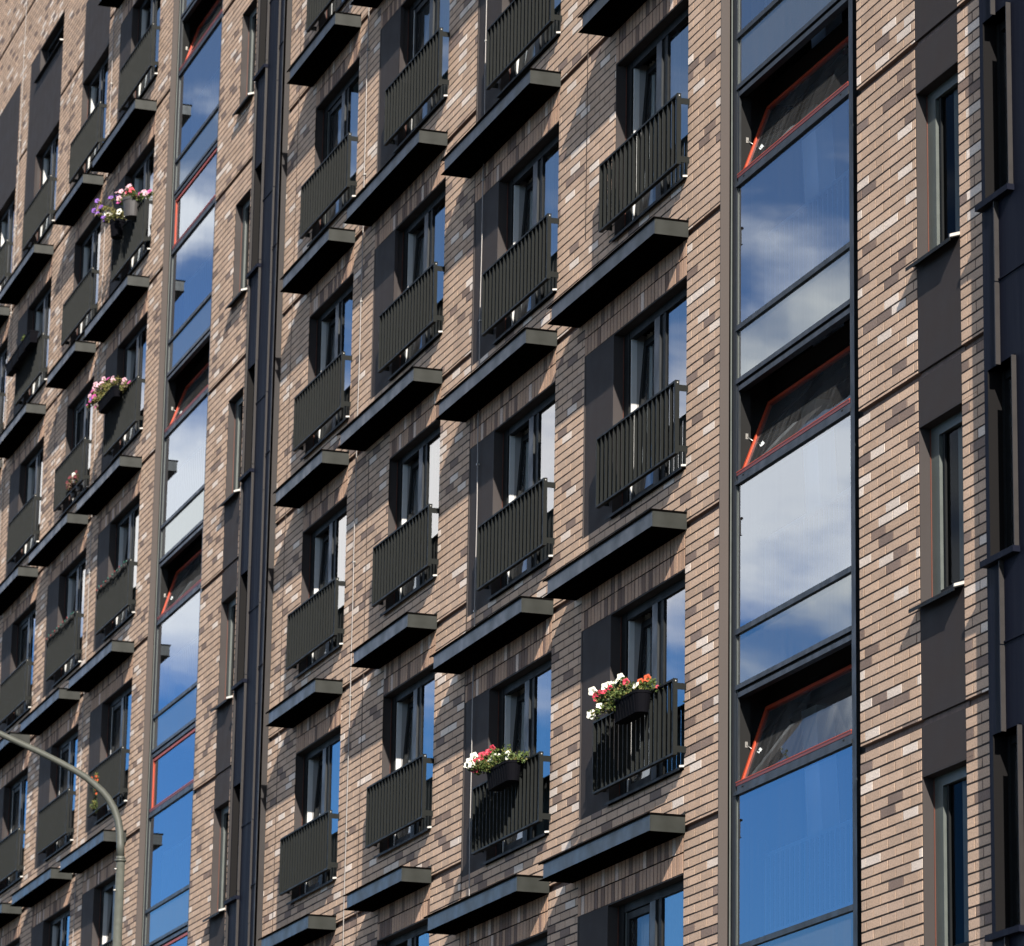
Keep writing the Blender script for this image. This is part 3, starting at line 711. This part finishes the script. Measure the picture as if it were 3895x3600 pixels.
for dz, sx in ((-.13, -1), (-.42, -1), (-.42, 1)):
    f = MB((LX, -2.98, zc+dz)); yy = -2.985-.06*(1 if sx < 0 else -1)
    f.tube([(LX+.02, yy, zc+dz), (LX+.03, yy-.03*(1 if sx < 0 else -1), zc+dz)], .011, 'bolt', 8); f.tube([(LX+.02, yy-.005, zc+dz), (LX+.03, yy-.018*(1 if sx < 0 else -1), zc+dz)], .018, 'bolt', 6); f.build('bolt', lp)

# ------------------------------------------------------------------ planters and flowers
def petal_mesh(name, mm, r=.034):
    """one open trumpet flower, five lobes"""
    f = MB(); vs = [(0, 0, -r*.9)]; fs = []; n = 20
    for ring, (rr, z) in enumerate(((.25, -.25), (.95, .12), (1.15, .02))):
        for i in range(n):
            a = 2*math.pi*i/n; q = 1+(.13 if ring else 0)*math.cos(5*a)
            vs.append((r*rr*q*math.cos(a), r*rr*q*math.sin(a), r*(z+.06*math.sin(3*a+ring))))
    for i in range(n):
        j = (i+1) % n; fs.append((0, 1+i, 1+j))
        for t in range(2): fs.append((1+t*n+i, 1+(t+1)*n+i, 1+(t+1)*n+j, 1+t*n+j))
    f.add(vs, fs, mm, True)
    o = f.build(name); return o.data, o
def foliage(base, pts, nleaf, mm, size=.030, stems=None, seed=1):
    """stems and many small leaves; pts = list of (centre, radius)"""
    rnd = random.Random(seed); f = MB(base)
    for c, rad in pts:
        c = Vector(c)
        for i in range(max(2, int(nleaf/len(pts)))):
            v = Vector((rnd.gauss(0, 1), rnd.gauss(0, 1), rnd.gauss(0, 1))).normalized()*(rnd.random()**.45)
            p = c+Vector((v.x*rad[0], v.y*rad[1], v.z*rad[2]))
            a = Vector((rnd.uniform(-1, 1), rnd.uniform(-1, 1), rnd.uniform(-.3, 1))).normalized(); b = a.cross(Vector((rnd.uniform(-1, 1), rnd.uniform(-1, 1), rnd.uniform(-1, 1)))).normalized()
            n = a.cross(b); L = size*rnd.uniform(.6, 1.4); w = L*.38
            f.add([p, p+a*L*.5+b*w+n*w*.3, p+a*L, p+a*L*.5-b*w+n*w*.3], [(0, 1, 2, 3)], mm if rnd.random() < .8 else ('leafy' if mm == 'leaf' else 'leaf'))
    if stems:
        for a, b in stems:
            a, b = Vector(a), Vector(b); mid = (a+b)/2+Vector((0, 0, .03)); f.tube([a, mid, b], .003, mm, 4)
    return f
PET = {}
def blossoms(parent, spots):
    for (p, mm, r, dirv) in spots:
        if mm not in PET:
            me_, o = petal_mesh('blossom', mm); PET[mm] = me_
        else: o = bpy.data.objects.new('blossom', PET[mm]); COL.objects.link(o)
        o.location = p; o.scale = (r, r, r)
        dv = Vector(dirv).normalized(); o.rotation_euler = dv.to_track_quat('Z', 'Y').to_euler()
        attach(o, parent)
def trough(base, x0, x1, yc, z0, z1, wt, wb, mm, ribs=True, rnd_=True):
    """long balcony trough, rounded ends"""
    f = MB(base)
    def ring(z, w, ins):
        out = []; xa, xb = x0+ins, x1-ins; rr = w/2
        for i in range(9):
            a = -math.pi/2+math.pi*i/8; e = 1 if rnd_ else 0
            out.append((xb-rr*e+(rr*math.cos(a) if rnd_ else 0), yc+rr*(math.sin(a) if rnd_ else (-1 if i < 5 else 1)), z))
        for i in range(9):
            a = math.pi/2+math.pi*i/8
            out.append((xa+rr*(1 if rnd_ else 0)+(rr*math.cos(a) if rnd_ else 0), yc+rr*(math.sin(a) if rnd_ else (1 if i < 5 else -1)), z))
        return out
    rs = [ring(z0, wb, .03), ring(z1-.03, wt-.02, .006), ring(z1-.03, wt, 0), ring(z1, wt, 0), ring(z1, wt-.016, .008), ring(z1-.04, wt-.02, .01)]
    vs = [v for r in rs for v in r]; n = 18; fs = []
    for t in range(len(rs)-1):
        for i in range(n): fs.append((t*n+i, t*n+(i+1) % n, (t+1)*n+(i+1) % n, (t+1)*n+i))
    fs.append(tuple(range(n-1, -1, -1))); fs.append(tuple((len(rs)-1)*n+i for i in range(n)))
    f.add(vs, fs, mm)
    if ribs:
        k = x0+.10
        while k < x1-.1:
            f.hexa([(k, yc-wb/2-.004, z0), (k+.02, yc-wb/2-.004, z0), (k+.02, yc-wb/2+.01, z0), (k, yc-wb/2+.01, z0),
                    (k, yc-wt/2+.004, z1-.03), (k+.02, yc-wt/2+.004, z1-.03), (k+.02, yc-wt/2+.02, z1-.03), (k, yc-wt/2+.02, z1-.03)], mm); k += .09
    return f
def rs(seed): return random.Random(seed)

def flower_trough(xr, hz, x0, x1, top, hgt, label, blooms, tufts, seed, leaf='leaf'):
    base = Vector((xr+(x0+x1)/2, -.275, hz+ZO+top-hgt))
    T_ = empty('flower_box', base, label, 'flower box', 'flower boxes hung on the balcony railings')
    trough(base, xr+x0, xr+x1, -.272, hz+ZO+top-hgt, hz+ZO+top, .215, .15, 'plastic').build('planter', T_)
    grow(T_, base, xr, hz, blooms, tufts, seed, leaf)
def grow(T_, base, xr, hz, blooms, tufts, seed, leaf):
    rnd = rs(seed); root = Vector((base.x, base.y, base.z+.2)); pts = []; stems = []
    for x, y, z in tufts:
        c = Vector((xr+x, y, hz+ZO+z)); pts.append((c, (.075, .075, .06))); stems.append((root+(c-root)*.3, c))
        pts.append((root+(c-root)*rnd.uniform(.45, .8), (.08, .07, .05)))
    for x, y, z, mm, r in blooms:
        c = Vector((xr+x, y, hz+ZO+z)); stems.append((root+(c-root)*.35, c)); pts.append((c+Vector((0, .03, -.035)), (.045, .04, .03)))
    foliage(base, pts, 42*len(pts), leaf, .034, stems=stems, seed=seed).build('foliage', T_)
    blossoms(T_, [((xr+x, y, hz+ZO+z), mm, r*1.02, (rnd.uniform(.2, 1.2), -rnd.uniform(.3, 1.1), rnd.uniform(-.2, .9))) for x, y, z, mm, r in blooms])
FA = [(-1.005, -0.367, -1.026, 'pwhite', 1), (-1.153, -0.355, -1.04, 'pwhite', 1.1), (-1.318, -0.331, -1.052, 'pwhite', 1), (-1.395, -0.38, -1.041, 'pwhite', 0.9), (-1.49, -0.374, -1.042, 'pwhite', 1.1), (-1.464, -0.361, -1.093, 'pwhite', 1.1), (-1.373, -0.428, -1.079, 'pwhite', 0.9), (-1.484, -0.52, -1.109, 'pwhite', 1.3), (-1.442, -0.306, -1.13, 'pwhite', 1), (-0.627, -0.331, -1.193, 'pwhite', 1.2), (-1.049, -0.282, -1.094, 'pwhite', 1), (-1.482, -0.416, -1.19, 'pwhite', 1), (-1.382, -0.471, -1.284, 'pwhite', 1.1), (-1.515, -0.52, -1.362, 'pwhite', 1.4), (-1.402, -0.367, -1.285, 'pwhite', 0.7), (-1.462, -0.319, -1.01, 'pwhite', 0.7), (-1.281, -0.392, -1.094, 'pred', 0.8), (-1.302, -0.453, -1.142, 'pred', 0.9), (-1.428, -0.477, -1.139, 'pred', 1.1), (-1.448, -0.483, -1.188, 'pred', 1.1), (-1.458, -0.508, -1.159, 'pred', 0.8), (-0.882, -0.349, -1.105, 'pred', 1), (-1.108, -0.343, -1.123, 'pred', 0.7), (-1.485, -0.447, -1.202, 'pred', 0.9), (-0.614, -0.203, -1.102, 'porange', 1.1), (-0.714, -0.245, -1.126, 'porange', 1), (-0.412, -0.16, -1.233, 'pred', 0.5)]
LA = [(-1.472, -0.48, -1.356), (-1.349, -0.455, -1.328), (-1.397, -0.383, -1.267), (-1.247, -0.388, -1.243), (-1.356, -0.399, -1.183), (-1.268, -0.348, -1.143), (-1.007, -0.378, -1.222), (-1.012, -0.322, -1.157), (-0.65, -0.363, -1.223), (-0.691, -0.226, -1.191), (-0.63, -0.18, -1.18), (-1.239, -0.317, -1.08), (-0.499, -0.18, -1.212), (-1.146, -0.282, -1.082)]
FB = [(-1.469, -0.471, -1.046, 'pwhite', 1.3), (-1.477, -0.52, -1.103, 'pwhite', 1.2), (-1.55, -0.52, -1.141, 'pwhite', 1.3), (-1.397, -0.52, -1.164, 'pwhite', 1.1), (-1.186, -0.288, -1.067, 'pwhite', 1.5), (-1.091, -0.386, -1.153, 'pwhite', 0.8), (-0.598, -0.331, -1.151, 'pwhite', 0.8), (-0.607, -0.331, -1.207, 'pwhite', 0.7), (-1.364, -0.447, -1.125, 'pwhite', 0.6), (-1.24, -0.313, -0.974, 'pred', 1), (-1.287, -0.349, -1.015, 'pred', 1.1), (-1.486, -0.349, -1.026, 'pred', 1.2), (-1.409, -0.398, -1.036, 'pred', 1), (-1.379, -0.422, -1.097, 'pred', 1.2), (-1.388, -0.471, -1.127, 'pred', 1.2), (-1.479, -0.465, -1.2, 'pred', 1.2), (-1.429, -0.441, -1.207, 'pred', 1.1), (-1.367, -0.361, -1.118, 'pred', 0.9), (-1.431, -0.453, -1.161, 'pred', 1), (-1.396, -0.349, -1.066, 'pred', 0.9)]
LB = [(-1.386, -0.394, -1.226), (-1.3, -0.455, -1.168), (-1.381, -0.348, -1.169), (-1.219, -0.439, -1.212), (-1.239, -0.338, -1.154), (-1.066, -0.338, -1.154), (-0.963, -0.307, -1.146), (-0.787, -0.333, -1.156), (-0.72, -0.292, -1.096), (-0.619, -0.292, -1.159), (-0.68, -0.216, -1.181), (-0.62, -0.195, -1.206), (-0.403, -0.18, -1.197), (-0.424, -0.18, -1.239), (-0.968, -0.353, -1.187)]
FE2 = [(-1.822, -0.354, -0.802, 'ppink', 1), (-1.727, -0.328, -0.843, 'ppink', 1.1), (-1.635, -0.312, -0.843, 'pmag', 1.2), (-1.225, -0.322, -0.946, 'ppink', 1.2), (-1.154, -0.317, -1.015, 'ppink', 1.2), (-2.08, -0.333, -0.805, 'ppink', 1.2), (-2.197, -0.412, -0.814, 'ppink', 1.2), (-2.095, -0.396, -0.854, 'ppink', 1.1), (-2.046, -0.328, -0.888, 'ppink', 1), (-2.237, -0.427, -0.88, 'ppink', 1.2), (-2.214, -0.406, -0.912, 'ppink', 1), (-2.171, -0.48, -0.954, 'pmag', 1), (-2.277, -0.406, -0.951, 'ppink', 1), (-2.247, -0.317, -0.94, 'ppink', 1), (-2.364, -0.48, -0.992, 'ppink', 1.1), (-2.122, -0.454, -1.067, 'pmag', 1.3), (-2.282, -0.464, -1.068, 'pvio', 1), (-2.297, -0.48, -1.112, 'pmag', 0.8), (-2.536, -0.48, -1.11, 'pmag', 0.7), (-2.238, -0.38, -1.22, 'pmag', 0.7), (-0.873, -0.175, -1.067, 'ppink', 1.2), (-0.867, -0.202, -1.117, 'ppink', 1.1), (-0.518, -0.17, -1.199, 'pmag', 1.1), (-0.774, -0.17, -1.194, 'ppink', 1)]
LE2 = [(-0.974, -0.271, -1.041), (-1.085, -0.282, -1.04), (-1.184, -0.331, -1.073), (-1.607, -0.312, -0.985), (-1.79, -0.345, -0.949), (-2.19, -0.323, -0.886), (-1.769, -0.319, -1.026), (-2.066, -0.327, -1.013), (-2.201, -0.372, -0.982), (-1.686, -0.323, -1.161), (-2.122, -0.401, -1.118), (-2.456, -0.42, -1.097), (-2.243, -0.42, -1.125), (-0.777, -0.2, -1.215), (-0.579, -0.2, -1.223), (-0.809, -0.2, -1.252), (-2.035, -0.304, -1.056)]
FE3 = [(-0.654, -0.339, -0.852, 'ppink', 1.3), (-0.713, -0.276, -0.793, 'ppink', 1.2), (-0.83, -0.259, -0.818, 'ppink', 1.1), (-0.587, -0.259, -0.906, 'pcoral', 1.3), (-0.697, -0.276, -0.884, 'pcoral', 1.2), (-0.929, -0.276, -0.858, 'pcoral', 1.3), (-0.81, -0.264, -0.911, 'pcoral', 1), (-1.039, -0.42, -0.819, 'ppink', 1.3), (-0.86, -0.391, -0.857, 'ppink', 1.2), (-0.933, -0.368, -0.885, 'ppink', 1), (-0.849, -0.334, -0.918, 'ppink', 1), (-0.939, -0.287, -0.905, 'ppink', 1), (-0.921, -0.408, -0.979, 'ppink', 1.3), (-0.933, -0.408, -1.04, 'pmag', 1.2), (-1.051, -0.42, -0.875, 'pvio', 0.9), (-0.4, -0.086, -0.972, 'ppink', 1.4), (-0.358, -0.109, -1.025, 'ppink', 1), (-0.23, -0.08, -1.063, 'ppink', 1.3), (-0.535, -0.12, -1.013, 'ppink', 1.3), (0.09, -0.08, -1.122, 'pmag', 1.2), (-0.017, -0.08, -1.141, 'ppink', 1.1), (-0.352, -0.172, -1.035, 'pmag', 0.8), (-0.467, -0.207, -1.061, 'pcoral', 0.7)]
LE3 = [(-0.425, -0.227, -1.051), (-0.635, -0.233, -1.017), (-0.828, -0.243, -0.956), (-0.808, -0.329, -0.995), (-0.821, -0.344, -1.057), (-0.734, -0.329, -1.147), (-0.809, -0.299, -1.217), (-0.409, -0.253, -1.027), (-0.717, -0.09, -0.973), (-0.338, -0.08, -1.082), (0.041, -0.08, -1.224), (-0.741, -0.273, -0.956)]
FV3 = [(-2.263, -0.278, -0.516, 'pvio', 1.3), (-2.644, -0.45, -0.481, 'pvio', 1.1), (-2.287, -0.45, -0.71, 'pvio', 1.2), (-2.887, -0.45, -0.592, 'pvio', 1.2), (-2.568, -0.45, -0.742, 'pvio', 1), (-2.135, -0.42, -0.951, 'pvio', 1.3), (-2.275, -0.373, -0.956, 'pvio', 1.2), (-2.181, -0.349, -0.89, 'pwhite', 1.4), (-2.296, -0.278, -0.834, 'pwhite', 1.2), (-1.653, -0.242, -0.977, 'pwhite', 1.5), (-1.723, -0.231, -1.008, 'pwhite', 1.1), (-1.619, -0.1, -1.036, 'pwhite', 1.4)]
LV3 = [(-1.672, -0.344, -0.962), (-1.875, -0.319, -0.982), (-1.942, -0.364, -1.043), (-1.949, -0.298, -1.065), (-1.706, -0.278, -1.095), (-1.792, -0.166, -1.033), (-1.698, -0.273, -1.01), (-1.711, -0.166, -0.971), (-1.915, -0.4, -0.848), (-2.309, -0.4, -0.768), (-1.757, -0.131, -1.061)]

flower_trough(-39.18, -3.8, -1.33, -.48, -1.26, .235, 'black trough of white and crimson petunias with orange marigolds, nearest the glazed stair strip', FA, LA, 21)
flower_trough(-43.64, -3.8, -1.35, -.46, -1.25, .235, 'black trough of crimson and white petunias with leafy right half, beside a lightning cable', FB, LB, 33)
flower_trough(-66.25, 6.9, -2.2, -.88, -1.17, .19, 'black trough of pale pink petunias over yellowing leaves, left of the farther glass strip', FE2, LE2, 44, 'leafy')
# column E, storey 3: two pots straddling the rail
def pot(x, y, z0, z1, r0, r1, mm, T_, base):
    f = MB(base); n = 24; vs = []; fs = []
    prof = [(r0, z0), (r1*.94, z1-.055), (r1, z1-.055), (r1, z1), (r1-.012, z1), (r1-.02, z1-.03)]
    for rr, z in prof:
        for i in range(n): a = 2*math.pi*i/n; vs.append((x+rr*math.cos(a)*1.1, y+rr*math.sin(a), z))
    for t in range(len(prof)-1):
        for i in range(n): fs.append((t*n+i, t*n+(i+1) % n, (t+1)*n+(i+1) % n, (t+1)*n+i))
    fs.append(tuple(range(n-1, -1, -1))); fs.append(tuple((len(prof)-1)*n+i for i in range(n)))
    f.add(vs, fs, mm, False); f.build('planter', T_)
h3 = .3+3*H
for dx, yc, z1, z0, r1, mm, lab, bl, tf, seed, lf in (
    (-.66, -.21, -1.05, -1.40, .185, 'greypot', 'large grey pot of pink and coral petunias straddling a railing, the upper of two pots', FE3, LE3, 54, 'leaf'),
    (-1.82, -.22, -1.10, -1.42, .15, 'plastic', 'dark pot with trailing violet and white petunias, lower left of a larger grey pot', FV3, LV3, 63, 'leafy')):
    base = Vector((-66.25+dx, yc, h3+ZO+z0))
    T_ = empty('flower_pot', base, lab, 'flower pot')
    pot(base.x, yc, h3+ZO+z0, h3+ZO+z1, r1*.74, r1, mm, T_, base)
    grow(T_, base, -66.25, h3, bl, tf, seed, lf)
W_, R_, O_, P_, MG = 'pwhite', 'pred', 'porange', 'ppink', 'pmag'
# column G, storey 3: four empty black boxes in a row on the rail
hG = .3+3*H
labs = ['empty black planter, nearest the right post of the railing, its end lit', 'empty black planter with a green sprout, second from the right on the railing', 'empty black planter, third from the right on the railing', 'empty black planter tipped outward at the left end of the railing']
for i in range(4):
    x1 = -75.14-.20-i*.62; x0 = x1-.60; dz = -.02*i
    base = Vector(((x0+x1)/2, -.27, hG+ZO-1.36+dz)); T_ = empty('planter', base, labs[i], 'planter', 'row of empty black planters on one railing')
    trough(base, x0, x1, -.26, hG+ZO-1.36+dz, hG+ZO-1.12+dz, .19, .14, 'plastic', False, False).build('trough', T_)
    if i == 1: foliage(base, [((x0+.3, -.27, hG+ZO-1.07), (.12, .04, .09))], 60, 'leaf', .05, seed=5).build('sprout', T_)
# column F, storey 2: withered plants behind the rail foot
hF = .3+2*H
for i, (dx, mmp) in enumerate(((-.95, 'pdark'), (-.45, 'pwhite'))):
    base = Vector((-70.6+dx, -.08, hF+ZO-2.14)); T_ = empty('potted_plant', base, ['withered dark red plant standing at the foot of a balcony railing', 'withered pale flowered plant standing at the foot of a balcony railing'][i], 'potted plant')
    pot(-70.6+dx, -.09, hF+ZO-2.14, hF+ZO-2.03, .05, .065, 'greypot', T_, base)
    foliage(base, [((-70.6+dx, -.14, hF+ZO-1.93), (.17, .09, .11))], 260, 'dead', .045, seed=70+i).build('foliage', T_)
    rnd = rs(80+i); blossoms(T_, [((-70.6+dx+rnd.uniform(-.16, .16), -.20, hF+ZO-1.9+rnd.uniform(-.06, .12)), rnd.choice([mmp, 'pdark']), .8, (.8, -1, .2)) for _ in range(9)])
# column E, storey 0: a tall red-flowered plant in a white pot
h0 = .3
base = Vector((-66.25-1.75, -.05, h0+ZO-2.17)); T_ = empty('potted_plant', base, 'tall thin plant with orange red flowers growing up through the railing behind the street lamp', 'potted plant')
pot(base.x+.75, -.06, h0+ZO-2.17, h0+ZO-2.03, .05, .07, 'white', T_, base)
foliage(base, [((base.x-.1, -.19, h0+ZO-1.95), (.25, .05, .08)), ((base.x+.05, -.19, h0+ZO-1.6), (.06, .03, .22))], 200, 'leaf', .036, stems=[((base.x, -.16, h0+ZO-2.1), (base.x-.3, -.19, h0+ZO-1.42)), ((base.x+.1, -.16, h0+ZO-2.1), (base.x, -.19, h0+ZO-1.45))], seed=90).build('foliage', T_)
rnd = rs(91); blossoms(T_, [((base.x+x, -.20, h0+ZO+z), O_, .55, (.8, -1, .3)) for x, z in ((-.33, -1.42), (-.28, -1.44), (.02, -1.45), (.10, -1.47), (.05, -1.52), (.2, -1.55), (.1, -1.7), (.14, -1.78))])
# garlands of small lamps wound on two railings
for n, xr, k, lab in (('E', -66.25, 1, 'string of tiny coloured lights wound on the railing just left of the farther glass strip'), ('F', -70.60, 1, 'string of tiny coloured lights on a railing at the lower far left')):
    hz = .3+k*H; base = Vector((xr, -.16, hz+ZO-1.235)); T_ = empty('string_lights', base, lab, 'string lights', 'light strings on railings')
    f = MB(base); pts = []
    for i in range(240):
        t = i/239; x = xr-2.50+2.55*t; a = t*2*math.pi*22
        pts.append((x, -.136+.034*math.cos(a), hz+ZO-1.248+.024*math.sin(a)-.01*math.sin(t*37)))
    f.tube(pts, .0045, 'wire', 5)
    rnd = rs(95)
    for i in range(46):
        p = pts[int(i*5.1)+2]; l = rnd.uniform(.03, .10)
        f.tube([(p[0], -.172, p[2]), (p[0]+rnd.uniform(-.01, .01), -.176, p[2]-l)], .008, 'wire', 5)
    f.build('wire', T_)
    for i in range(14):
        p = pts[int(6+i*17)]; b = MB((p[0], -.178, p[2])); b.tube([(p[0], -.178, p[2]-.005), (p[0], -.178, p[2]+.022)], [.012, .007], rnd.choice(['bulbg', 'bulbr']), 8); b.build('bulb', T_)
